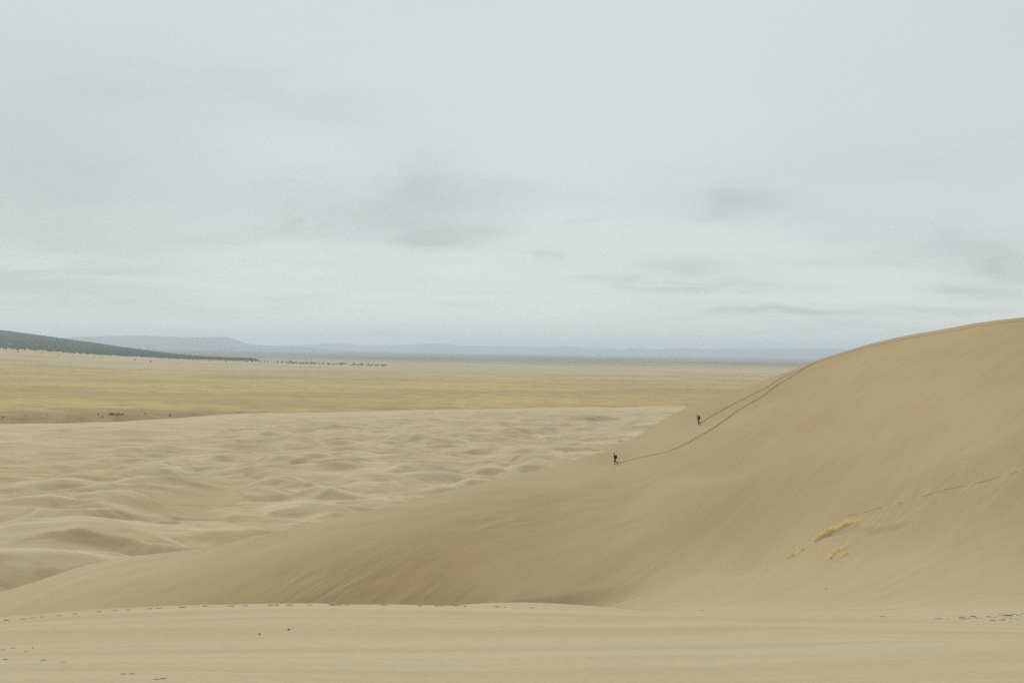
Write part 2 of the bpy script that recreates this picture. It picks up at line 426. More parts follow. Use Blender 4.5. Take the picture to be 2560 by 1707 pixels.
# a pale spur of sand just beyond the brink, where the fold of the big dune comes down
kt_ = ks(1340, 1505)[0]
dk_ = KN[None] - kt_
lat_ = np.exp(-(np.abs(dk_) / 0.105) ** 6)
tgt_ = (sC[None] + (11.0 * np.exp(-(dk_ / 0.055) ** 2) - 1.5) / FPX) * Y2
wy_ = np.exp(-(np.abs(Y2 - yC[None] - 30) / 20.0) ** 3)
Z2 = Z2 + wy_ * lat_ * np.maximum(tgt_ - Z2, 0)
XF, YF, ZF = np.concatenate([X1, X2]), np.concatenate([Y1, Y2]), np.concatenate([Z1, Z2]) + EYE
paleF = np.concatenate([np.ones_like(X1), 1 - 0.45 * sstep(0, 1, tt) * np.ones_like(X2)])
zf = np.zeros_like(XF)
fore = grid_obj('foreground_dune', XF, YF, ZF, M_SAND, {'band': np.concatenate([band1, band2]), 'pale_lit_sand': paleF, 'warm': zf, 'scuff': zf})
tag(fore, 'pale wind-striped sand dune across the bottom of the picture', kind='structure')

ca, sa = math.cos(STREAK), math.sin(STREAK)
def along(X, Y): return X * sa + Y * ca      # up the fall line
def across(X, Y): return X * ca - Y * sa
pxk = lambda p: ks(p, 1300)[0]
fade = sstep(0.0, 0.10, t) * sstep(0.0, 0.10, 1 - t)
A3, C3 = along(X3, Y3), across(X3, Y3)
# broad swells along the fall line
Z3 = Z3 + fade * (fbm(C3 * 0.035, A3 * 0.012, 5, 3) * 0.55 + fbm(C3 * 0.16, A3 * 0.030, 15, 3) * 0.12)
# pixel line helper: signed distance in photo px from a straight image line, positive to its right
def seg_dist(X, Y, pts):
    """distance in metres (plan) from a polyline given in world XY"""
    d = np.full(X.shape, 1e9)
    for (x0, y0), (x1, y1) in zip(pts[:-1], pts[1:]):
        vx, vy = x1 - x0, y1 - y0; L2 = vx * vx + vy * vy
        u = np.clip(((X - x0) * vx + (Y - y0) * vy) / L2, 0, 1)
        d = np.minimum(d, np.hypot(X - x0 - u * vx, Y - y0 - u * vy))
    return d
def face_xy(px, py):
    k, s = ks(px, py)
    sb, sr = np.interp(k, KN, sB), np.interp(k, KN, sR)
    tv = min(max((s - sb) / (sr - sb), 0.0), 1.0)
    yy = np.interp(k, KN, yB) + (np.interp(k, KN, yR) - np.interp(k, KN, yB)) * G(tv)
    return k * yy, yy, k, tv
rib = [face_xy(*p)[:2] for p in ((1290, 1535), (1370, 1490), (1500, 1415), (1620, 1330), (1740, 1240))]
dr = seg_dist(X3, Y3, rib)
Z3 = Z3 + 1.5 * np.exp(-(dr / 6.5) ** 2) * fade
# low hollow left of the rib, so that the slip face reads steeper
hol = [face_xy(*p)[:2] for p in ((900, 1480), (1180, 1380), (1480, 1240))]
dh = seg_dist(X3, Y3, hol)
Z3 = Z3 - 0.35 * np.exp(-(dh / 9.0) ** 2) * fade
# masks
KK = np.broadcast_to(KN[None], X3.shape)
scuffA = np.exp(-((KK - pxk(830)) / 0.07) ** 2) * sstep(0.02, 0.2, t) * sstep(0.22, 0.5, 1 - t)
scuffB = np.exp(-((KK - pxk(1250)) / 0.055) ** 2) * np.exp(-((t - 0.72) / 0.10) ** 2)
scuffC = np.exp(-((KK - pxk(2430)) / 0.05) ** 2) * np.exp(-((t - 0.42) / 0.13) ** 2)
grs = [face_xy(*p)[:2] for p in ((1860, 1460), (2010, 1390), (2150, 1330))]
scuffD = 0.7 * np.exp(-(seg_dist(X3, Y3, grs) / 6.0) ** 2)
patch = sstep(-0.2, 0.5, fbm(C3 * 0.12, A3 * 0.05, 33, 3))
scuff = np.clip(scuffA + 0.8 * scuffB + 0.9 * scuffC + scuffD, 0, 1) * (0.35 + 0.65 * patch)
rough = fbm(C3 * 1.1, A3 * 0.13, 41, 3)
Z3 = Z3 + scuff * np.maximum(rough, -0.25) * 0.11 * fade
warm = (np.exp(-((KK - pxk(1000)) / 0.12) ** 2) * np.exp(-((t - 0.38) / 0.36) ** 2)
        + 0.35 * np.exp(-((KK - pxk(2250)) / 0.10) ** 2) * np.exp(-((t - 0.78) / 0.2) ** 2))
warm = np.clip(warm * 0.95, 0, 1)
# drift shadowed by the grass clumps: a low crescent step
drift = [face_xy(*p)[:2] for p in ((2080, 1344), (2130, 1334), (2180, 1343), (2240, 1334))]
Z3 = Z3 + 0.30 * np.exp(-(seg_dist(X3, Y3 - 1.2, drift) / 1.3) ** 2) - 0.34 * np.exp(-(seg_dist(X3, Y3, drift) / 0.9) ** 2)
d4 = np.concatenate([np.linspace(0.3, 6, 16), np.linspace(8, 150, 36)])[:, None]
w = 3.5
Y4 = yR[None] + d4 + 0 * KN[None]; X4 = KN[None] * Y4
Z4 = (sR * yR)[None] + sR[None] * d4 - 0.30 * (d4 - w * (1 - np.exp(-d4 / w)))
Z4 = np.maximum(Z4, -EYE - 4)
XD, YD, ZD = np.concatenate([X3, X4]), np.concatenate([Y3, Y4]), np.concatenate([Z3, Z4]) + EYE
z0 = np.zeros_like(X4)
paleLitD = np.clip(0.55 * right[None] * (1 - sstep(0.0, 0.42, t)) + 0.42 * np.exp(-(dr / 5.0) ** 2) * fade + 0.45 * (1 - right[None]) * sstep(0.62, 0.98, t) + 0.40 * (1 - sstep(pxk(150), pxk(640), KK)), 0, 1)  # crest and fold also paled: their brighter light is put into the colour
dune = grid_obj('big_dune', XD, YD, ZD, M_SAND, {'pale_lit_sand': np.concatenate([paleLitD, z0]), 'band': np.concatenate([(1 - Y3 / yC[None]) * 55.0, z0]), 'warm': np.concatenate([warm, z0 ]), 'scuff': np.concatenate([scuff, z0])})
tag(dune, 'tall tan sand dune rising to the right, hikers on its slope', kind='structure')

# ------------------------------------------------------------------ dune field beyond, flat floor with low dunes
EDGE = [(-1500, 1150, 0), (-300, 1077, 0), (0, 1059, 0), (150, 1057, 0), (300, 1053, 0), (420, 1047, 0), (560, 1038, 0), (760, 1032, 0), (1000, 1026, 0), (1280, 1021, 0), (1500, 1018, 0), (1700, 1017, 0),
        (2200, 1021, 0), (2560, 1025, 0), (3600, 1045, 0)]
ek, ey = [], []
for px, py, _ in EDGE:
    k, s = ks(px, py); ek.append(k); ey.append(EYE / -s)
edgeY = pchip(ek, ey)
NK = 560
kf = np.concatenate([np.linspace(-0.95, -0.41, 24), np.linspace(-0.405, 0.27, NK), np.linspace(0.275, 0.9, 30)])
ys_ = [160.0]
while ys_[-1] < 1750: ys_.append(ys_[-1] + max(0.75, 0.0021 * ys_[-1]) * (1 if ys_[-1] < 1500 else 4))
Yd = np.array(ys_)[:, None] + 0 * kf[None]; Xd = kf[None] * Yd
Ed = edgeY(kf)[None]
base = 6.0 * np.exp(-((Yd - 160) / 110.0)) + fbm(Xd * 0.006, Yd * 0.006, 51, 3) * 0.7
H4 = np.zeros_like(Xd); hf = np.zeros_like(Xd)
mounds = []
def field_xy(px, py, z=3.0):
    k, s = ks(px, py); y = (EYE - z) / -s; return k * y, y
# those that can be picked out in the photograph: crest pixel, height, half width, stoss length, turn
for px, py, Hh, Wd, Ls, rot in ((60, 1412, 9.0, 46, 60, 22), (190, 1322, 8.0, 36, 60, 8), (590, 1336, 5.0, 30, 40, 24), (1056, 1178, 4.2, 17, 30, 12), (1170, 1197, 4.5, 17, 34, 10),
                                (860, 1222, 4.5, 18, 30, -6), (760, 1262, 4.0, 20, 40, 14), (320, 1232, 4.5, 26, 40, 2), (930, 1185, 3.5, 18, 30, 8), (1340, 1160, 4.0, 18, 30, 14),
                                (700, 1160, 3.2, 22, 30, 4), (530, 1165, 3.2, 24, 30, -4), (1030, 1135, 3.0, 22, 30, 8), (100, 1255, 5.0, 32, 44, 6), (640, 1225, 4.0, 22, 36, 12), (420, 1190, 3.6, 24, 30, 4)):
    x, y = field_xy(px, py, Hh); mounds.append((x, y, Hh, Wd, Ls, math.radians(rot)))
hollow = [field_xy(480, 1252, 0)]
r2 = random.Random(5)
n = 0
while n < 260:
    y = math.sqrt(r2.uniform(190 ** 2, 1650 ** 2)); k = r2.uniform(-0.62, 0.45); x = k * y
    e = float(edgeY(k))
    if y > e - 25: continue
    if any(math.hypot(x - a[0], y - a[1]) < a[3] * 0.9 for a in mounds[:16]): continue
    if math.hypot((x - hollow[0][0]) / 26, (y - hollow[0][1]) / 62) < 1: continue
    fl = min(1.0, max(0.15, (e - y) / 380.0))
    if k < -0.2: fl *= min(1.0, max(0.12, (e - y - 60) / 380.0))
    Hh = r2.uniform(1.2, 4.6) * (0.3 + 0.7 * fl)
    Wd = r2.uniform(10, 27) * (1.0 + 0.35 * (y > 600))
    mounds.append((x, y, Hh, Wd, Hh * r2.uniform(7, 12), math.radians(r2.gauss(10, 16)))); n += 1
for _ in range(200):
    y = math.sqrt(r2.uniform(200 ** 2, 1300 ** 2)); k = r2.uniform(-0.45, 0.25); x = k * y
    if y > float(edgeY(k)) - 60: continue
    Hh = r2.uniform(0.5, 1.7); Wd = r2.uniform(4, 11)
    mounds.append((x, y, Hh, Wd, Hh * r2.uniform(4, 8), math.radians(r2.gauss(12, 25))))
wx = fbm(Xd * 0.014, Yd * 0.014, 71, 4) * 9.0; wy = fbm(Xd * 0.014, Yd * 0.014, 91, 4) * 9.0
Xw, Yw = Xd + wx, Yd + wy
rowY = Yd[:, 0]
for (x, y, Hh, Wd, Ls, rot) in mounds:
    R = max(Wd, Ls) * 1.5 + 12
    i0 = np.searchsorted(rowY, y - R); i1 = np.searchsorted(rowY, y + R)
    if i1 <= i0: continue
    j0 = np.searchsorted(kf, (x - R) / max(y - R, 40) if x < R else (x - R) / (y + R)); j1 = np.searchsorted(kf, (x + R) / (y + R) if x < -R else (x + R) / max(y - R, 40))
    if j1 <= j0: continue
    sl = (slice(i0, i1), slice(j0, j1))
    ax = Xw[sl] - x; ay = Yw[sl] - y
    c, s = math.cos(rot), math.sin(rot)
    u = ax * c + ay * s; v = -(-ax * s + ay * c)          # v downwind = towards the camera
    un = np.clip(np.abs(u) / Wd, 0, 1)
    hc = Hh * (1 - un ** 2) ** 1.3
    vc = 0.45 * Wd * un ** 2
    dv = v - vc
    stoss = hc * np.cos(np.clip(-dv / (Ls + 1e-6), 0, 1) * math.pi / 2) ** 2
    lee = hc - np.maximum(dv, 0) * 0.56
    h = np.where(dv < 0, stoss, np.maximum(lee, 0))
    H4[sl] += np.maximum(h, 0) ** 6
hd = H4 ** (1 / 6.0)
# soften like drifting sand does
for _ in range(1):
    hd[1:-1, 1:-1] = (hd[1:-1, 1:-1] * 4 + hd[:-2, 1:-1] + hd[2:, 1:-1] + hd[1:-1, :-2] + hd[1:-1, 2:]) / 8
# sinuous transverse dunes, brink towards the camera, dying out in places
def transverse(lam, amp, turn, wl, wa, seed, lee=0.20):
    c, s_ = math.cos(turn), math.sin(turn)
    u = Xd * c + Yd * s_; v = -Xd * s_ + Yd * c
    w_ = fbm(u / wl, v / (wl * 1.3), seed, 3) * wa
    phs = (v + w_) / lam
    fr = phs - np.floor(phs); cell = np.floor(phs)
    sw = np.where(fr < lee, sstep(0, lee * 1.0, fr), 0.5 + 0.5 * np.cos(np.clip((fr - lee) / (1 - lee), 0, 1) * math.pi))
    sw = np.where(fr < lee, np.clip(fr / lee, 0, 1) ** 0.9, ((1 - (fr - lee) / (1 - lee)) ** 1.25))
    a_ = np.clip(0.26 + 1.15 * fbm(u / (lam * 1.5) + cell * 3.7, cell * 1.9, seed + 40, 2), 0, 1.0)
    return sw * a_ * amp
calm = sstep(20, 330, Ed - Yd) * np.where(kf[None] < -0.2, sstep(60, 420, Ed - Yd), 1.0)
tr1 = transverse(44.0, 5.2, math.radians(9), 75.0, 34.0, 401)
tr2 = transverse(25.0, 2.9, math.radians(16), 48.0, 20.0, 431)
tr2b = transverse(15.0, 1.7, math.radians(-6), 34.0, 14.0, 491, 0.22)
tr3 = transverse(9.0, 0.75, math.radians(4), 26.0, 9.0, 461)
hd = (hd ** 3 + (tr1 * (0.25 + 0.75 * calm)) ** 3 + (tr2 * (0.35 + 0.65 * calm)) ** 3 + (tr2b * (0.35 + 0.65 * calm)) ** 3) ** (1 / 3.0) + tr3 * (0.5 + 0.5 * calm)
hx, hy = hollow[0]
hol2 = np.exp(-(((Xd + wx * 0.5 - hx) / 15) ** 2 + ((Yd + wy * 1.2 - hy) / 52) ** 2) ** 2)
hd = hd * (1 - 0.85 * hol2)
infl = sstep(0, 60, Ed - Yd)
Zd = base * infl + hd * sstep(5, 90, Ed - Yd) - 2.5 * sstep(25, 60, Yd - Ed)
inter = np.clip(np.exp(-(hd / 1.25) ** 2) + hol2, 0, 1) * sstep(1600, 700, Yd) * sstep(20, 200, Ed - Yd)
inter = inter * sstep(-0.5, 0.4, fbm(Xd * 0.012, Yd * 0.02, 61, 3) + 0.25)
Zd = Zd - 2.0 * hol2
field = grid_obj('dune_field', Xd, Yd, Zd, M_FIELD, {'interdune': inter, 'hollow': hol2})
tag(field, 'field of low pale dunes between big dune and grassland', kind='structure')

# ------------------------------------------------------------------ grassland sheet, all round, to the horizon
ph = np.concatenate([np.radians(np.linspace(-180, -26, 70, endpoint=False)), np.radians(np.linspace(-26, 22, 430, endpoint=False)), np.radians(np.linspace(22, 180, 70, endpoint=False))])
RR = np.concatenate([np.linspace(4, 820, 10), 1 / np.linspace(1 / 840.0, 1 / 35500.0, 270)])[:, None]
phc = np.clip(ph, -0.75, 0.75)
kg = np.tan(phc)[None]
D = RR * np.cos(phc)[None]
Xg, Yg = RR * np.sin(ph)[None], RR * np.cos(ph)[None]
Eg = edgeY(np.clip(kg, ek[0], ek[-1]))
# alluvial fan rising to the left
k5, z5 = [], []
for px, py in ((-3000, 780), (-1400, 815), (-600, 844), (0, 866), (250, 884), (480, 898), (700, 905)):
    k, s = ks(px, py); k5.append(k); z5.append(max(0, EYE + s * 5000))
k5.append(ks(960, 913)[0]); z5.append(0.6); k5.append(0.3); z5.append(0.0)
kt, zt, yt = [], [], []
for px, py, yy in ((-3000, 560, 9000), (-1400, 690, 9000), (-600, 768, 8600), (0, 827, 8000), (130, 845, 7500), (250, 862, 7000), (370, 879, 6500), (480, 892, 6000), (600, 899, 5500)):
    k, s = ks(px, py); kt.append(k); zt.append(min(265, max(0, EYE + s * yy))); yt.append(yy)
kt.append(0.0); zt.append(0.0); yt.append(5400)
f5, fT, fYT = pchip(k5, z5), pchip(kt, zt), pchip(kt, yt)
def fan(kk, d):
    a, b, yb = f5(kk), fT(kk), fYT(kk)
    z = np.where(d < 5000, a * np.clip((d - 1500) / 3500, 0, 1) ** 1.7, 0)
    u = np.clip((d - 5000) / np.maximum(yb - 5000, 1), 0, 1)
    z = np.where((d >= 5000) & (d < yb), a + (b - a) * u, z)
    z = np.where(d >= yb, b * np.exp(-((d - yb) / 2500.0) ** 2), z)
    return z
nz = fbm(Xg * 0.004, Yg * 0.004, 77, 4)
edgen = fbm(Xg * 0.012, Xg * 0 + 1.0, 81, 4, 0.6) * 22
bankh = 1.3 + 2.6 * sstep(-0.17, -0.30, kg) + 0 * RR
step = sstep(-6, 16, D - Eg + edgen)
Zg = -1.6 + step * (1.6 + bankh) + step * nz * np.clip((D - Eg) / 300.0, 0, 1) * 1.6 - 0.9 * bankh * sstep(80, 700, D - Eg) * step
Zg = Zg + fan(kg, D) + fbm(Xg * 0.0015, Yg * 0.0015, 101, 3) * 2.0 * sstep(1500, 3000, D) * sstep(9000, 5000, D)
pale = sstep(2200, 3600, D + nz * 500) + 0 * RR
farm = sstep(4300, 7800, D + 400 * nz) * (1 - sstep(6, 22, fan(kg, D)))
bank = step * (1 - sstep(30, 150 , D - Eg + edgen)) * (0.35 + 0.65 * sstep(-0.15, -0.28, kg)) + 0 * RR
grass = grid_obj('grassland', Xg, Yg, Zg, M_GRASS, {'far': farm, 'pale': pale, 'bank': bank}, wrap=True)
tag(grass, 'flat golden dry grassland running out to the horizon', kind='structure')
def grass_z(x, y):
    """height of the sheet, as built"""
    ok, loc, nor, _ = grass.ray_cast(Vector((x, y, 3000)), Vector((0, 0, -1)))
    return loc.z if ok else 0.0

# ------------------------------------------------------------------ distant ranges
def sky_range(name, label, outline, Yc, depth, snow, seed):
    k, z = [], []
    for px, py in outline:
        a, s = ks(px, py); k.append(a); z.append(EYE + s * Yc)
    f = pchip(k, z)
    kk = np.linspace(k[0], k[-1], 620)
    v = np.linspace(-1, 1, 49)[:, None]
    Y = Yc + v * depth + 0 * kk[None]; X = kk[None] * Y
    crest = np.maximum(f(kk), -5)[None]
    n = fbm(X * 0.0011, Y * 0.0011, seed, 5)
    prof = np.clip(1 - np.abs(v), 0, 1) ** 0.8
    hgt = prof * (1 + 0.35 * n * (1 - prof))
    end = sstep(0, 0.04, (kk - k[0]))[None] * sstep(0, 0.04, k[-1] - kk)[None]
    Z = -6 + (crest + 6) * hgt * (end if snow else 1) + 0 * v
    Z += fbm(X * 0.003, Y * 0.003, seed + 5, 3) * 5 * prof
    at = {'height': np.clip(hgt, 0, 1)}
    if snow: at['snow'] = np.exp(-((kk - ks(1650, 868)[0]) / 0.06) ** 2)[None] * np.ones_like(Z)
    o = grid_obj(name, X, Y, Z, mat_mountain(snow), at)
    return tag(o, label, kind='structure')
sky_range('mesa_hills', 'hazy blue flat-topped hills on the left horizon',
          [(-900, 856), (-300, 850), (100, 847), (163, 844), (228, 841), (294, 840), (337, 838), (413, 841), (490, 842.5), (544, 842), (577, 846), (626, 860), (680, 864), (734, 866), (800, 871), (900, 880)], 21000, 1800, False, 201)
sky_range('snowy_mountains', 'faint pale blue far range with traces of snow',
          [(-600, 872), (500, 868), (626, 863), (680, 864), (734, 862), (870, 859), (898, 862.5), (1006, 861.5), (1104, 859), (1170, 864), (1280, 866), (1360, 867), (1443, 864), (1530, 867), (1617, 865.5), (1700, 867), (1800, 869),
           (1900, 869), (2014, 871), (2200, 873), (2560, 876), (3400, 885)], 30500, 2500, True, 231)

# ------------------------------------------------------------------ haze: the air between here and the hills
def make_haze():
    bm = bmesh.new(); bmesh.ops.create_cube(bm, size=1.0)
    me = bpy.data.meshes.new('haze'); bm.to_mesh(me); bm.free()
    o = link(bpy.data.objects.new('haze', me))
    o.scale = (74000, 74000, 310); o.location = (0, 0, 155 - 10)
    m = bpy.data.materials.new('haze_air'); m.use_nodes = True
    N = NT(m.node_tree); N.n.clear()
    v = N.node('ShaderNodeVolumePrincipled')
    v.inputs['Color'].default_value = (0.755, 0.875, 1.0, 1); v.inputs['Density'].default_value = 6.3e-5; v.inputs['Anisotropy'].default_value = 0.45
    out = N.node('ShaderNodeOutputMaterial'); N.l.new(v.outputs[0], out.inputs['Volume'])
    me.materials.append(m)
    return tag(o, 'thin bluish haze over the whole valley', kind='stuff')
make_haze()
SC.cycles.volume_bounces = 3

# ------------------------------------------------------------------ helpers for small things
bpy.context.view_layer.update()
CAMP = Vector((0, 0, EYE))
def hit(px, py, surf=(fore, dune)):
    """the point of the ground that is seen at this place"""
    d = Vector(ray(px, py)).normalized(); best = None
    for o in surf:
        ok, loc, nor, _ = o.ray_cast(CAMP, d)
        if ok and (best is None or (loc - CAMP).length < (best[0] - CAMP).length): best = (loc.copy(), nor.copy())
    return best
def ground(x, y, surf=(fore, dune)):
    best = None
    for o in surf:
        ok, loc, nor, _ = o.ray_cast(Vector((x, y, 3000)), Vector((0, 0, -1)))
        if ok and (best is None or loc.z > best[0].z): best = (loc.copy(), nor.copy())
    return best

# ------------------------------------------------------------------ footprint trails on the big dune
def trail(name, label, pts, width, depth, seed, gap=0.0, mat=None):
    P = []
    for px, py in pts:
        h = hit(px, py, (dune,))
        if h: P.append(h[0])
    P = np.array([list(p) for p in P])
    seg = np.r_[0, np.cumsum(np.hypot(*np.diff(P[:, :2], axis=0).T))]
    n = max(4, int(seg[-1] / 0.16)); sp = np.linspace(0, seg[-1], n)
    fx, fy = pchip(seg, P[:, 0]), pchip(seg, P[:, 1])
    x, y = fx(sp), fy(sp)
    tx, ty = np.gradient(x), np.gradient(y); L = np.hypot(tx, ty); nx, ny = -ty / L, tx / L
    wander = fbm(sp * 0.35, sp * 0, seed, 3) * 0.12 + 0.10 * np.sign(np.sin(sp * math.pi / 0.42))
    wd = width * np.clip(1 + 0.75 * fbm(sp * 0.8, sp * 0 + 5, seed + 3, 3), 0.3, 2.0)
    offs = (-0.85, -0.5, -0.2, 0.2, 0.5, 0.85); hh = (0.0, 1.0, 0.25, 0.25, 1.1, 0.0)
    V = []; F = []; last = False; m = len(offs)
    for i in range(n):
        keep = gap <= 0 or gnoise(sp[i] * 0.55, 7.7, seed + 9) > gap - 0.5
        if not keep: last = False; continue
        pulse = 0.65 + 0.35 * math.sin(sp[i] * 2 * math.pi / 0.42)
        for o_, h_ in zip(offs, hh):
            qx = x[i] + nx[i] * (wander[i] + o_ * wd[i]); qy = y[i] + ny[i] * (wander[i] + o_ * wd[i])
            g = ground(qx, qy, (dune,))
            V.append((qx, qy, g[0].z + 0.012 + depth * h_ * pulse))
        if last:
            a = len(V) - 2 * m
            for j in range(m - 1): F.append((a + j, a + j + 1, a + m + j + 1, a + m + j))
        last = True
    o = link(bpy.data.objects.new(name, raw_mesh(name, V, F, mat or M_DAMP_SHADE)))
    # keep faces looking up
    me = o.data
    if sum(p.normal.z for p in me.polygons) < 0: me.flip_normals()
    return tag(o, label, kind='structure')
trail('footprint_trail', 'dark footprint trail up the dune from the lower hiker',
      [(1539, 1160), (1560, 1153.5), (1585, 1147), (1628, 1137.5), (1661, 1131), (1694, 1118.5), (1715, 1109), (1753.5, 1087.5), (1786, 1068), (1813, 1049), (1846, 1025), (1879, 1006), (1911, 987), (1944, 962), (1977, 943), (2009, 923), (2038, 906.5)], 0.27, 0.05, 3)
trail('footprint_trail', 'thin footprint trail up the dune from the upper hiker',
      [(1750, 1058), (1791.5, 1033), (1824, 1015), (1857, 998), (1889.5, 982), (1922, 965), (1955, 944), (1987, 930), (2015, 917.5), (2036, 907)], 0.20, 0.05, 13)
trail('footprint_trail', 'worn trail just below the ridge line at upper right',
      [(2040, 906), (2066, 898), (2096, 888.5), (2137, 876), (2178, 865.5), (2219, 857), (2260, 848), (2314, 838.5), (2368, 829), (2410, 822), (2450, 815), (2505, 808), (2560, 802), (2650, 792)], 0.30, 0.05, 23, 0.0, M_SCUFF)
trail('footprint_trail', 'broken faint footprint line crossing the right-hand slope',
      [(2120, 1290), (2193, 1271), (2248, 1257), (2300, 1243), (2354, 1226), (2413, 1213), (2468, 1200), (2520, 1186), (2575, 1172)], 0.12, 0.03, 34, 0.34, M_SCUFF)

# ------------------------------------------------------------------ single footprints in the foreground
def print_mesh(seed):
    rr = random.Random(seed); n = 12; V = []; F = []
    rings = ((1.25, 0.0), (0.95, 0.055), (0.62, 0.02), (0.0, 0.012))
    for r_, h_ in rings[:3]:
        for i in range(n):
            a = 2 * math.pi * i / n; j = 1 + rr.uniform(-0.16, 0.16)
            V.append((math.cos(a) * r_ * 0.20 * j, math.sin(a) * r_ * 0.11 * j, h_ * rr.uniform(0.7, 1.4) if h_ else -0.01))
    V.append((0, 0, 0.012))
    for q_ in range(2):
        for i in range(n): F.append((q_ * n + i, q_ * n + (i + 1) % n, (q_ + 1) * n + (i + 1) % n, (q_ + 1) * n + i))
    for i in range(n): F.append((2 * n + i, 2 * n + (i + 1) % n, 3 * n))
    return raw_mesh('footprint', V, F, M_PRINT_SHADE)
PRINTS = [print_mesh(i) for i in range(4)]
def lay_print(px, py, root, wpx=12, k=0, faint=False, mat=None):
    h = hit(px, py)
    if not h: return
    d = (h[0] - CAMP).length
    o = link(bpy.data.objects.new('footprint', PRINTS[k % 4]), root)
    up = h[1]; xax = Vector((1, random.uniform(-0.3, 0.3), 0)); xax = (xax - up * xax.dot(up)).normalized(); yax = up.cross(xax)
    sc = max(0.16 if faint else 0.35, min(2.0, 0.8 * random.uniform(0.7, 1.15) * wpx * d / FPX / 0.42))
    m = Matrix((xax, yax, up)).transposed().to_4x4()
    o.matrix_world = Matrix.Translation(h[0] + up * 0.004) @ m @ Matrix.Diagonal((sc, min(sc, 1.2), min(sc, 1.2) * random.uniform(0.5, 1.0), 1))
    if mat: o.material_slots[0].link = 'OBJECT'; o.material_slots[0].material = mat
def print_row(label, spots, faint=False):
    root = link(bpy.data.objects.new('footprint_row', None)); tag(root, label, kind='structure')
    h = hit(*spots[0][:2])
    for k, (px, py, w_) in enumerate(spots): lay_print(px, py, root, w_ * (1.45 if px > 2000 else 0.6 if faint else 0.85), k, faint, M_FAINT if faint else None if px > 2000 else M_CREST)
    return root
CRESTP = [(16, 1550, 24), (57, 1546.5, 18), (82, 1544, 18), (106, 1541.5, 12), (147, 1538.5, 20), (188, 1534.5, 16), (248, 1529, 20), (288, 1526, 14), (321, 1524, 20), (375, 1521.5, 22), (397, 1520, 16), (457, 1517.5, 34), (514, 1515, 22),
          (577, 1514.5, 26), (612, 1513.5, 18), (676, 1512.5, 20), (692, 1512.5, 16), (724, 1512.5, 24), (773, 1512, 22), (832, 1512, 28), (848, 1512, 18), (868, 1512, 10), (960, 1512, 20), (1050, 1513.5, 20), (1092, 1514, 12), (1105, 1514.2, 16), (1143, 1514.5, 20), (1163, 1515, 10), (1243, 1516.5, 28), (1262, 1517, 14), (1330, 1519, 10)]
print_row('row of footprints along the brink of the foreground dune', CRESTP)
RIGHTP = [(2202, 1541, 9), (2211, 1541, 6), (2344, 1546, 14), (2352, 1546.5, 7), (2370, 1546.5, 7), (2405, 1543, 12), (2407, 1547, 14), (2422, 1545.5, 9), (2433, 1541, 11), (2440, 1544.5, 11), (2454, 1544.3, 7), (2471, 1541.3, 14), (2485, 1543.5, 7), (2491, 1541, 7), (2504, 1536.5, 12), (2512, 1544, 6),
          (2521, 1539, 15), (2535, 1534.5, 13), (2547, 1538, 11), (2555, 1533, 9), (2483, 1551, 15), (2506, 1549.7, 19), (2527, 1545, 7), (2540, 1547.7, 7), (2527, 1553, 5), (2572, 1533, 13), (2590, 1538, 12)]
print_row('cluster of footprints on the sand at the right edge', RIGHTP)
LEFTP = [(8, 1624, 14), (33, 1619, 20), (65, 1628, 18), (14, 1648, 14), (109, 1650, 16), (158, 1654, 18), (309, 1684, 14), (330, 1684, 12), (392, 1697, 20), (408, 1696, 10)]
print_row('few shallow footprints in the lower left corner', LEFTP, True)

# ------------------------------------------------------------------ pebbles
def pebble(px, py, wpx, label):
    h = hit(px, py); d = (h[0] - CAMP).length; r_ = 0.5 * wpx * d / FPX
    bm = bmesh.new(); bmesh.ops.create_icosphere(bm, subdivisions=2, radius=1.0)
    sd_ = int(px)
    for v in bm.verts:
        j = 1 + 0.22 * float(gnoise(v.co.x * 1.3 + sd_, v.co.y * 1.3 + v.co.z, 5))
        v.co = Vector((v.co.x * 1.1 * j, v.co.y * 0.9 * j, max(v.co.z, -0.45) * 0.78 * j)) * r_
    me = bpy.data.meshes.new('pebble'); bm.to_mesh(me); bm.free(); me.materials.append(M_PEB)
    me.polygons.foreach_set('use_smooth', [True] * len(me.polygons))
    o = link(bpy.data.objects.new('pebble', me)); o.location = h[0] + Vector((0, 0, r_ * 0.28))
    tag(o, label, 'pebble', 'dark pebbles lying on the foreground sand')
pebble(649, 1585, 5.6, 'dark pebble on foreground sand, lower left one of the pair')
pebble(722, 1574, 6.0, 'dark pebble on foreground sand, upper right one of the pair')
pebble(82, 1619, 3.2, 'tiny dark pebble near the left edge of the foreground sand')
pebble(415, 1695, 4.0, 'tiny dark pebble beside shallow footprints at the bottom edge')
pebble(304, 1683, 3.0, 'tiny dark pebble at the lower left, left of the bottom-edge one')
pebble(1755, 1526, 3.2, 'tiny lone dark pebble near the foot of the big dune')

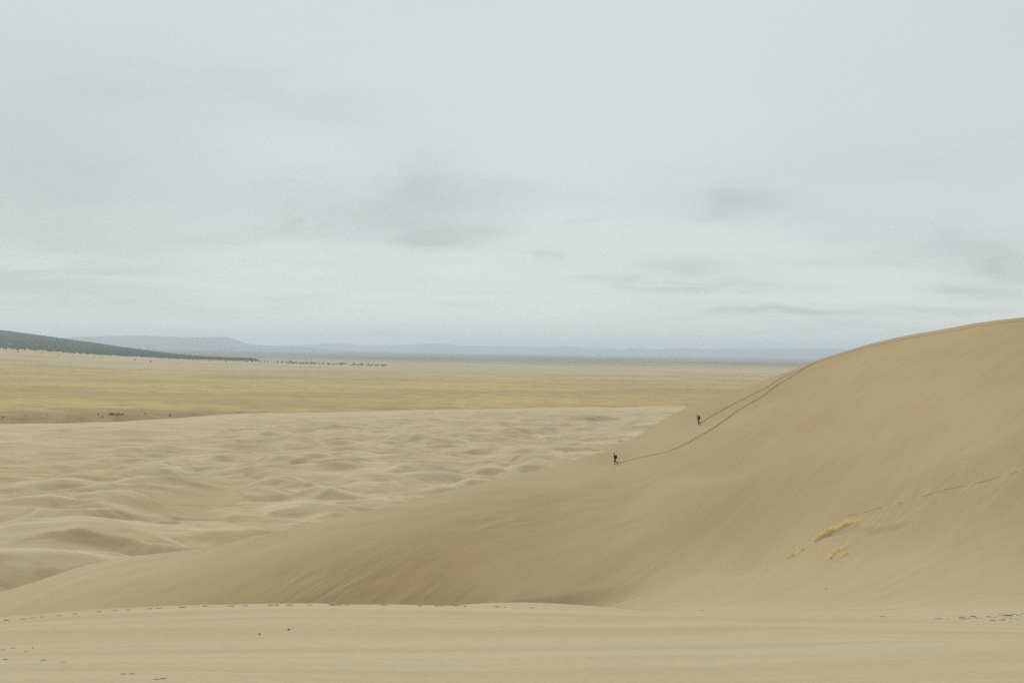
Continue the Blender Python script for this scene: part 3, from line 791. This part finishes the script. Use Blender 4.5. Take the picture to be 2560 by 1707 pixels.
# ------------------------------------------------------------------ clumps of dry grass on the slope
def grass_clump(label, line, nblade, hmin, hmax, spread, seed, cat='grass', prof=((0, 1), (1, 1))):
    rr = random.Random(seed); V = []; F = []
    pts = [hit(px, py)[0] for px, py in line]
    seg = [0.0]
    for a, b in zip(pts[:-1], pts[1:]): seg.append(seg[-1] + (b - a).length)
    o0 = pts[len(pts) // 2]
    tuft = [rr.uniform(0, seg[-1]) for _ in range(max(3, int(seg[-1] / 0.16)))]
    pf = lambda c: float(np.interp(c / seg[-1], [a for a, _ in prof], [b for _, b in prof]))
    tuft = [c for c in tuft if rr.random() < pf(c) + 0.12]
    th = {c: rr.uniform(0.30, 1.0) * (0.4 + 0.6 * pf(c)) for c in tuft}
    for _ in range(nblade):
        c0 = rr.choice(tuft)
        s_ = min(max(c0 + rr.gauss(0, 0.10), 0), seg[-1] - 1e-3)
        i = max(j for j in range(len(seg)) if seg[j] <= s_); i = min(i, len(pts) - 2)
        p = pts[i].lerp(pts[i + 1], (s_ - seg[i]) / (seg[i + 1] - seg[i]))
        p = p + Vector((rr.gauss(0, spread), rr.gauss(0, spread), 0))
        g = ground(p.x, p.y, (dune, fore))
        p = g[0] - o0
        hgt = rr.uniform(hmin, hmax) * th[c0]; lean = rr.gauss(-0.15, 0.32), rr.gauss(-0.05, 0.3)
        wv = rr.uniform(0.008, 0.018); a = rr.uniform(0, math.pi); wx_, wy_ = math.cos(a) * wv, math.sin(a) * wv
        b = len(V)
        m_ = p + Vector((lean[0] * hgt * 0.35, lean[1] * hgt * 0.35, hgt * 0.6)); e_ = p + Vector((lean[0] * hgt, lean[1] * hgt, hgt * (1 - 0.25 * abs(lean[0]))))
        V += [(p.x - wx_, p.y - wy_, p.z - 0.03), (p.x + wx_, p.y + wy_, p.z - 0.03), (m_.x + wx_ * 0.8, m_.y + wy_ * 0.8, m_.z), (m_.x - wx_ * 0.8, m_.y - wy_ * 0.8, m_.z), tuple(e_)]
        F += [(b, b + 1, b + 2, b + 3), (b + 3, b + 2, b + 4)]
    o = link(bpy.data.objects.new('grass_clump', raw_mesh('grass_clump', V, F, M_STRAW))); o.location = o0
    return tag(o, label, cat, 'dry grass clumps on the dune slope')
grass_clump('long slanting strip of golden dry grass on the dune slope', [(1972, 1393), (1990, 1384), (2010, 1372), (2030, 1356), (2055, 1340), (2080, 1327), (2102, 1318), (2125, 1309), (2148, 1303)], 2300, 0.25, 1.05, 0.22, 1, prof=((0, .5), (.10, .75), (.16, .5), (.3, .5), (.42, .55), (.52, .9), (.62, 1), (.72, .5), (.82, 1), (.92, .6), (1, .5)))
grass_clump('shorter golden grass clump below the long grass strip', [(2072, 1398), (2080, 1388), (2088, 1380), (2098, 1374), (2110, 1369), (2122, 1362)], 1000, 0.18, 0.66, 0.20, 2, prof=((0, .7), (.3, 1), (.5, .7), (.7, .8), (1, .6)))
grass_clump('smallest golden grass clump, just right of the shorter clump', [(2106, 1391), (2112, 1386), (2118, 1383), (2130, 1380)], 340, 0.14, 0.46, 0.15, 3)
grass_clump('wispy low dry grass scattered left of and below the long strip', [(1890, 1432), (1930, 1416), (1985, 1404), (2008, 1394)], 240, 0.08, 0.20, 0.16, 4)['kind'] = 'stuff'
grass_clump('tiny lone grass tuft low on the slope below the clumps', [(2056, 1474), (2062, 1472), (2066, 1470)], 90, 0.14, 0.28, 0.04, 5)

# ------------------------------------------------------------------ far trees
def blob_crown(seed, h, w_, lobes):
    """crown of several ragged lobes, unit metres, base at z=0"""
    rr = random.Random(seed); bm = bmesh.new()
    for i in range(lobes):
        f = i / max(1, lobes - 1)
        r_ = w_ * 0.5 * (0.95 - 0.55 * f) * rr.uniform(0.75, 1.1)
        c = Vector((rr.gauss(0, w_ * 0.16), rr.gauss(0, w_ * 0.16), h * (0.28 + 0.62 * f)))
        b2 = bmesh.ops.create_icosphere(bm, subdivisions=2, radius=1.0)
        for v in b2['verts']:
            j = rr.uniform(0.62, 1.22)
            v.co = c + Vector((v.co.x * r_ * j, v.co.y * r_ * j, v.co.z * r_ * 0.85 * j))
    # open gaps
    fs = [f_ for f_ in bm.faces if rr.random() < 0.12]
    bmesh.ops.delete(bm, geom=fs, context='FACES')
    me = bpy.data.meshes.new('crown'); bm.to_mesh(me); bm.free(); return me
def trunk_mesh(h, r_):
    bm = bmesh.new(); bmesh.ops.create_cone(bm, segments=7, radius1=r_, radius2=r_ * 0.4, depth=h, cap_ends=True)
    for v in bm.verts: v.co.z += h / 2 - 0.4
    me = bpy.data.meshes.new('trunk'); bm.to_mesh(me); bm.free(); me.materials.append(M_BARK); return me
CR = []
for i in range(4):
    me = blob_crown(40 + i, 1.0, 0.85, 4); me.materials.append(M_NEEDLE); CR.append(me)
CB = []
for i in range(3):
    me = blob_crown(60 + i, 1.0, 1.0, 4); me.materials.append(M_COTTON); CB.append(me)
TK = trunk_mesh(0.45, 0.05)
def place_far(px, py, Yt):
    k, s_ = ks(px, py); x = k * Yt
    return Vector((x, Yt, grass_z(x, Yt)))
def far_on_grass(px, py):
    d = Vector(ray(px, py)).normalized()
    ok, loc, nor, _ = grass.ray_cast(CAMP, d, distance=1e6)
    return loc.copy() if ok else None
def tree(loc, h, mesh, label, group, name='pine_tree'):
    e = link(bpy.data.objects.new(name, None)); e.location = loc; e.rotation_euler.z = random.uniform(0, 6.28); e.scale = (h, h, h) if name == 'pine_tree' else (h * 1.7, h * 1.7, h)
    link(bpy.data.objects.new('trunk', TK), e); link(bpy.data.objects.new('crown', mesh), e)
    return tag(e, label, 'tree', group)
tr = random.Random(3)
tlab = 'small dark tree in the thinning line at the edge of the far grassland'
for i in range(66):
    px = 470 + 260 * (i / 65.0) + tr.gauss(0, 3)
    py = float(np.interp(px, [470, 600, 740], [897.5, 902.5, 906.5])) + tr.gauss(0, 1.3)
    p = far_on_grass(px, py)
    if p is None or p.y > 9000: continue
    hpx = tr.uniform(2.2, 4.6) + (2.6 if abs(px - 636) < 9 or abs(px - 622) < 5 else 0)
    tree(p, hpx * p.y / FPX, CR[i % 4], tlab, 'trees along the edge of the grassland')
blab = 'greyish bare tree in the far belt right of the dark trees'
for i in range(52):
    px = 720 + 250 * (i / 51.0) ** 1.25 + tr.gauss(0, 2.5)
    py = float(np.interp(px, [720, 850, 970], [907.5, 911.5, 914.5])) + tr.gauss(0, 0.7)
    p = far_on_grass(px, py)
    if p is None or p.y > 9000: continue
    tree(p, tr.uniform(2.4, 5.2) * p.y / FPX, CB[i % 3], blab, 'bare trees in the far belt', 'cottonwood_tree')
for px, py, w_, lab in ((45, 880, 4, 'lone dark bush on pale slope, leftmost of the scattered ones'), (103, 882, 3.4, 'second lone dark bush from the left on the pale slope'), (146, 886, 3, 'third lone dark bush from the left on the pale slope'),
                        (235, 894, 3, 'fourth lone bush from the left, left one of a loose pair'), (253, 895, 3, 'fifth lone bush from the left, right one of a loose pair'), (338, 901, 4, 'sixth lone bush from the left on the pale slope'), (376, 904, 4, 'rightmost lone dark bush on the pale slope')):
    p = far_on_grass(px, py)
    e = link(bpy.data.objects.new('bush', CR[int(px) % 4])); e.location = p - Vector((0, 0, 0.2 * w_)); h_ = w_ * p.y / FPX; e.scale = (h_ * 1.4, h_ * 1.4, h_)
    tag(e, lab, 'bush', 'lone bushes on the pale slope')

# ---- the dense wood on the fan: nobody can count it
def woodland():
    base_v, base_f = [], []
    rr = np.random.default_rng(17)
    U = np.array([(.5, 0, -.1), (.15, .48, .05), (-.4, .29, -.1), (-.4, -.29, .05), (.15, -.48, -.1), (0, 0, .5), (0, 0, -.5)])
    Fc = np.array([(i, (i + 1) % 5, 5) for i in range(5)] + [((i + 1) % 5, i, 6) for i in range(5)])
    n = 36000
    k0, k1 = ks(-420, 860)[0], ks(640, 890)[0]
    k = rr.uniform(k0, k1, n); u = rr.uniform(-0.12, 1.04, n)
    yT = fYT(k); Y = 4900 + (yT - 4900) * u
    X = k * Y
    dens = fbm(X * 0.004, Y * 0.0016, 301, 3)
    # thinning towards the right and a pale gap above the lower belt
    gap = np.exp(-((u - 0.13) / 0.045) ** 2) * sstep(ks(330, 870)[0], ks(120, 870)[0], k)
    thin = sstep(ks(240, 870)[0], ks(620, 890)[0], k)
    low = sstep(-0.12, 0.04, u)
    keep = (rr.uniform(0, 1, n) < (1 - 0.93 * gap)) & (dens > -1.1 + 0.85 * thin) & (rr.uniform(0, 1, n) < 0.15 + 0.85 * low) & (rr.uniform(0, 1, n) < 1 - 0.80 * thin)
    X, Y = X[keep], Y[keep]; n = len(X)
    kk = X / Y
    Z = fan(kk, np.hypot(X, Y) * np.cos(np.arctan(kk)))
    Z = np.array([grass_z(a, b) for a, b in zip(X, Y)])
    H = rr.uniform(4.5, 9.0, n); Wd = H * rr.uniform(0.7, 1.1, n)
    jit = rr.uniform(0.7, 1.25, (n, len(U), 1))
    V = U[None] * jit * np.stack([Wd, Wd, H * 1.1], -1)[:, None, :]
    V[..., 2] += (H * 0.45)[:, None]
    V += np.stack([X, Y, Z], -1)[:, None, :]
    F = Fc[None] + (np.arange(n) * len(U))[:, None, None]
    me = np_mesh('woodland', V.reshape(-1, 3), F.reshape(-1, 3), M_NEEDLE, False)
    o = link(bpy.data.objects.new('woodland', me))
    return tag(o, 'dense dark green woodland on the slope at far left', 'woodland', kind='stuff')
woodland()

# ---- shrubs along the creek bank
SHM = []
for i in range(3):
    me = blob_crown(80 + i, 1.0, 1.3, 5); me.materials.append(M_SHRUB); SHM.append(me)
sr_ = random.Random(9)
bankspots = [(px, 0) for px in (8, 62, 118, 168, 246, 256, 278, 284, 290, 296, 302, 309, 336, 346, 362, 425)]
for i, (px, _) in enumerate(bankspots):
    k = ks(px, 1050)[0]; y = float(edgeY(k)) + sr_.uniform(6, 18); x = k * y
    z = max(grass_z(x, y), 0)
    big_ = 1.4 if 276 <= px <= 310 else 1.0
    h_ = sr_.uniform(0.7, 1.5) * big_
    e = link(bpy.data.objects.new('shrub', SHM[i % 3])); e.location = (x, y, z - 0.3); e.scale = (h_ * 1.2, h_ * 1.2, h_); e.rotation_euler.z = sr_.uniform(0, 6)
    tag(e, 'tall dark shrub in the clump on the sandy bank' if big_ > 1 else 'low brown shrub scattered along the bank below the grassland', 'shrub', 'clump of tall shrubs on the bank' if big_ > 1 else 'low shrubs along the bank')

# ------------------------------------------------------------------ hikers
M_SKIN = mat_plain('skin', (0.42, 0.25, 0.17), 0.1, 8, 0.6)
def capsule_bm(bm, p0, p1, r0, r1, n=10):
    p0, p1 = Vector(p0), Vector(p1); ax = p1 - p0; L = ax.length
    ax = ax.normalized() if L > 1e-6 else Vector((0, 0, 1))
    sx = ax.orthogonal().normalized(); sy = ax.cross(sx)
    prof = [(-r0 * math.cos(a), r0 * math.sin(a)) for a in (0.45, 0.95, 1.571)] + [(L + r1 * math.cos(a), r1 * math.sin(a)) for a in (1.571, 0.95, 0.45)]
    rings = []
    for d_, r_ in prof:
        rings.append([bm.verts.new(p0 + ax * d_ + (sx * math.cos(2 * math.pi * i / n) + sy * math.sin(2 * math.pi * i / n)) * r_) for i in range(n)])
    a = bm.verts.new(p0 - ax * r0); b = bm.verts.new(p1 + ax * r1)
    for i in range(n): bm.faces.new((a, rings[0][(i + 1) % n], rings[0][i])); bm.faces.new((b, rings[-1][i], rings[-1][(i + 1) % n]))
    for q_ in range(len(rings) - 1):
        for i in range(n): bm.faces.new((rings[q_][i], rings[q_][(i + 1) % n], rings[q_ + 1][(i + 1) % n], rings[q_ + 1][i]))
def blend_body(name, caps, mat, parent=None, voxel=0.012, smooth=4):
    """one continuous surface grown over tapered limbs"""
    bm = bmesh.new()
    for c in caps: capsule_bm(bm, *c)
    bmesh.ops.recalc_face_normals(bm, faces=bm.faces)
    me = bpy.data.meshes.new(name + '_rough'); bm.to_mesh(me); bm.free()
    t_ = link(bpy.data.objects.new('rough', me))
    md = t_.modifiers.new('r', 'REMESH'); md.mode = 'VOXEL'; md.voxel_size = voxel
    if smooth: ms = t_.modifiers.new('s', 'SMOOTH'); ms.iterations = smooth; ms.factor = 0.5
    dg = bpy.context.evaluated_depsgraph_get()
    m2 = bpy.data.meshes.new_from_object(t_.evaluated_get(dg)); m2.name = name
    bpy.data.objects.remove(t_, do_unlink=True); bpy.data.meshes.remove(me)
    m2.materials.clear(); m2.materials.append(mat)
    m2.polygons.foreach_set('use_smooth', [True] * len(m2.polygons))
    return link(bpy.data.objects.new(name, m2), parent)
def hand_caps(w_, dirv, side):
    """palm, four curled fingers of unequal length and a thumb, from the wrist on"""
    w_ = Vector(w_); d_ = Vector(dirv).normalized(); lat = Vector((1, 0, 0)); lat = (lat - d_ * lat.dot(d_)).normalized(); nrm = d_.cross(lat) * side
    caps = [(w_, w_ + d_ * 0.045, 0.026, 0.034), (w_ + d_ * 0.03 + lat * 0.018, w_ + d_ * 0.085 + lat * 0.020, 0.022, 0.021), (w_ + d_ * 0.03 - lat * 0.018, w_ + d_ * 0.085 - lat * 0.020, 0.022, 0.021)]
    for i, L in enumerate((0.062, 0.075, 0.070, 0.055)):
        b = w_ + d_ * 0.09 + lat * (0.034 - 0.0225 * i); m_ = b + d_ * L * 0.55 + nrm * 0.006; e_ = m_ + d_ * L * 0.40 + nrm * 0.024
        caps += [(b, m_, 0.0098, 0.0092), (m_, e_, 0.0092, 0.008)]
    tb = w_ + d_ * 0.03 + lat * 0.034; tm = tb + lat * 0.026 + d_ * 0.030 + nrm * 0.008
    caps += [(tb, tm, 0.013, 0.0115), (tm, tm + d_ * 0.032 + nrm * 0.008, 0.0115, 0.009)]
    return caps
def hiker(px, py, P, label, pack_label, jacket, trousers, cap_c, pack_c, turn, tint):
    h = hit(px, py, (dune,))
    root = link(bpy.data.objects.new('person', None)); root.location = h[0] + Vector((0, 0, -0.02)); root.rotation_euler.z = math.radians(turn)
    tag(root, label, 'person', 'hikers on the dune')
    mj = mat_plain('jacket_' + tint, jacket, 0.2, 6, 0.85); mt = mat_plain('trousers_' + tint, trousers, 0.2, 6, 0.85)
    mc = mat_plain('hat_' + tint, cap_c, 0.15, 8, 0.85); mb = mat_plain('boots_' + tint, (0.05, 0.035, 0.025), 0.2, 10, 0.7); mp = mat_plain('pack_' + tint, pack_c, 0.2, 6, 0.8); md_ = mat_plain('dark_' + tint, (0.01, 0.01, 0.01), 0.1, 5, 0.4)
    v = {k_: Vector(q_) for k_, q_ in P.items()}
    sh_l, sh_r = v['chest'] + Vector((-0.01, -0.17, 0.16)), v['chest'] + Vector((-0.01, 0.17, 0.16))
    hp_l, hp_r = v['pelvis'] + Vector((0, -0.09, -0.05)), v['pelvis'] + Vector((0, 0.09, -0.05))
    face = (v['head'] - v['neck']).normalized(); fw = Vector((-1, 0, -0.12)).normalized()
    hd = v['head']
    body = [(v['pelvis'], v['chest'], 0.125, 0.145), (hp_l, hp_r, 0.10, 0.10), (sh_l, sh_r, 0.065, 0.065), (v['chest'], v['neck'], 0.10, 0.055), (v['neck'], hd, 0.052, 0.06),
            (hd + Vector((0.015, 0, 0.03)), hd + Vector((-0.012, 0, 0.035)), 0.088, 0.085), (hd + Vector((-0.03, 0, -0.03)), hd + Vector((-0.055, 0, -0.075)), 0.062, 0.040),
            (hd + Vector((-0.088, 0, 0.012)), hd + Vector((-0.112, 0, -0.022)), 0.011, 0.015),
            (hd + Vector((0.0, -0.082, -0.015)), hd + Vector((0.006, -0.088, 0.025)), 0.013, 0.015), (hd + Vector((0.0, 0.082, -0.015)), hd + Vector((0.006, 0.088, 0.025)), 0.013, 0.015)]
    limbs = lambda g: [(sh_l, v['elbow_l'], 0.052 + g, 0.040 + g), (v['elbow_l'], v['wrist_l'], 0.040 + g, 0.028 + g), (sh_r, v['elbow_r'], 0.052 + g, 0.040 + g), (v['elbow_r'], v['wrist_r'], 0.040 + g, 0.028 + g)]
    legs = lambda g: [(hp_l, v['knee_l'], 0.088 + g, 0.058 + g), (v['knee_l'], v['ankle_l'], 0.060 + g, 0.038 + g), (hp_r, v['knee_r'], 0.088 + g, 0.058 + g), (v['knee_r'], v['ankle_r'], 0.060 + g, 0.038 + g)]
    feet = lambda g: [(v['ankle_l'], v['toe_l'], 0.042 + g, 0.034 + g), (v['ankle_r'], v['toe_r'], 0.042 + g, 0.034 + g)]
    hl = hand_caps(v['wrist_l'], v['wrist_l'] - v['elbow_l'], 1); hr = hand_caps(v['wrist_r'], v['wrist_r'] - v['elbow_r'], -1)
    blend_body('body', body + limbs(0) + legs(0) + feet(0) + hl + hr, M_SKIN, root, 0.009, 2)
    blend_body('jacket', [(v['pelvis'] + Vector((0, 0, 0.02)), v['chest'], 0.150, 0.165), (sh_l, sh_r, 0.085, 0.085), (v['chest'], v['neck'] - Vector((0, 0, 0.02)), 0.125, 0.072)] + limbs(0.016), mj, root)
    blend_body('trousers', [(v['pelvis'] + Vector((0, 0, 0.08)), v['pelvis'], 0.138, 0.138), (hp_l, hp_r, 0.112, 0.112)] + legs(0.016), mt, root)
    for s_ in ('l', 'r'):
        a, t_ = v['ankle_' + s_], v['toe_' + s_]; up = (a - t_).normalized()
        blend_body('boot', [(a + Vector((0, 0, 0.07)), a, 0.056, 0.058), (a + Vector((0.03, 0, -0.01)), t_, 0.055, 0.046)], mb, root)
    top = hd + Vector((0.01, 0, 0.055))
    hat = blend_body('hat', [(top + Vector((0.02, 0, 0)), top + Vector((-0.01, 0, 0.005)), 0.100, 0.098), (top + Vector((-0.06, -0.045, -0.015)), top + Vector((-0.06, 0.045, -0.015)), 0.028, 0.028), (top + Vector((-0.12, -0.035, -0.03)), top + Vector((-0.12, 0.035, -0.03)), 0.018, 0.018), (top + Vector((-0.09, 0, -0.022)), top + Vector((-0.12, 0, -0.028)), 0.03, 0.03)], mc, root)
    for y_ in (-0.033, 0.033): blend_body('eye', [(hd + Vector((-0.090, y_, 0.016)), hd + Vector((-0.093, y_, 0.016)), 0.011, 0.011)], md_, root, 0.004, 1)
    blend_body('mouth', [(hd + Vector((-0.096, -0.02, -0.068)), hd + Vector((-0.096, 0.02, -0.068)), 0.006, 0.006)], md_, root, 0.004, 1)
    # backpack: worn, a thing of its own
    pk = link(bpy.data.objects.new('backpack', None)); pk.location = root.location; pk.rotation_euler = root.rotation_euler
    tag(pk, pack_label, 'backpack', 'backpacks worn by the hikers')
    c0, c1 = v['pack_bottom'], v['pack_top']; d_ = (c1 - c0).normalized(); bk = Vector((1, 0, 0)); bk = (bk - d_ * bk.dot(d_)).normalized(); L = (c1 - c0).length
    blend_body('pack_body', [(c0 + Vector((0, y_, 0)), c1 + Vector((0, y_ * 0.8, 0)), 0.115, 0.10) for y_ in (-0.075, 0.0, 0.075)], mp, pk)
    blend_body('pack_lid', [(c1 + d_ * 0.055 + Vector((0, -0.08, 0)), c1 + d_ * 0.055 + Vector((0, 0.08, 0)), 0.085, 0.085)], mp, pk)
    blend_body('front_pocket', [(c0 + d_ * L * 0.15 + bk * 0.10 + Vector((0, y_, 0)), c0 + d_ * L * 0.62 + bk * 0.10 + Vector((0, y_, 0)), 0.055, 0.05) for y_ in (-0.05, 0.05)], mp, pk)
    for s_ in (-1, 1):
        a = c1 + Vector((0, 0.09 * s_, 0)); b = v['chest'] + Vector((-0.07, 0.11 * s_, 0.22)); c_ = v['chest'] + Vector((-0.165, 0.11 * s_, 0.05)); e_ = c0 + d_ * 0.12 + Vector((-0.10, 0.16 * s_, 0))
        blend_body('shoulder_strap', [(a, b, 0.022, 0.022), (b, c_, 0.022, 0.022), (c_, e_, 0.022, 0.018)], mp, pk)
    return root
hiker(1537.5, 1160.5, dict(pelvis=(0.02, 0, 0.90), chest=(-0.05, 0, 1.24), neck=(-0.11, 0, 1.47), head=(-0.17, 0, 1.62), elbow_l=(0.05, -0.25, 1.13), wrist_l=(-0.12, -0.24, 0.93), elbow_r=(0.06, 0.25, 1.12), wrist_r=(-0.14, 0.24, 0.95),
      knee_r=(-0.05, 0.09, 0.46), ankle_r=(0.02, 0.09, 0.08), toe_r=(-0.14, 0.09, 0.045), knee_l=(0.06, -0.09, 0.45), ankle_l=(0.44, -0.09, 0.33), toe_l=(0.42, -0.09, 0.17), pack_bottom=(0.19, 0, 1.02), pack_top=(0.15, 0, 1.36)),
      'lower hiker in dark brown clothes stepping left down the dune', 'black backpack on the lower hiker', (0.040, 0.024, 0.020), (0.085, 0.055, 0.030), (0.07, 0.045, 0.028), (0.018, 0.012, 0.010), 14, 'brown')
hiker(1746.3, 1061, dict(pelvis=(-0.03, 0, 0.88), chest=(-0.06, 0, 1.22), neck=(-0.13, 0, 1.43), head=(-0.23, 0, 1.54), elbow_l=(0.02, -0.25, 1.10), wrist_l=(-0.16, -0.24, 0.92), elbow_r=(0.02, 0.25, 1.10), wrist_r=(-0.15, 0.24, 0.90),
      knee_l=(-0.13, -0.09, 0.50), ankle_l=(0.01, -0.09, 0.09), toe_l=(-0.14, -0.09, 0.05), knee_r=(0.0, 0.09, 0.47), ankle_r=(0.33, 0.09, 0.30), toe_r=(0.26, 0.09, 0.16), pack_bottom=(0.17, 0, 0.98), pack_top=(0.15, 0, 1.36)),
      'upper hiker in grey jacket and dark maroon trousers bending forward', 'dark olive backpack on the upper hiker', (0.085, 0.080, 0.082), (0.040, 0.014, 0.010), (0.11, 0.075, 0.030), (0.035, 0.030, 0.016), 14, 'grey')
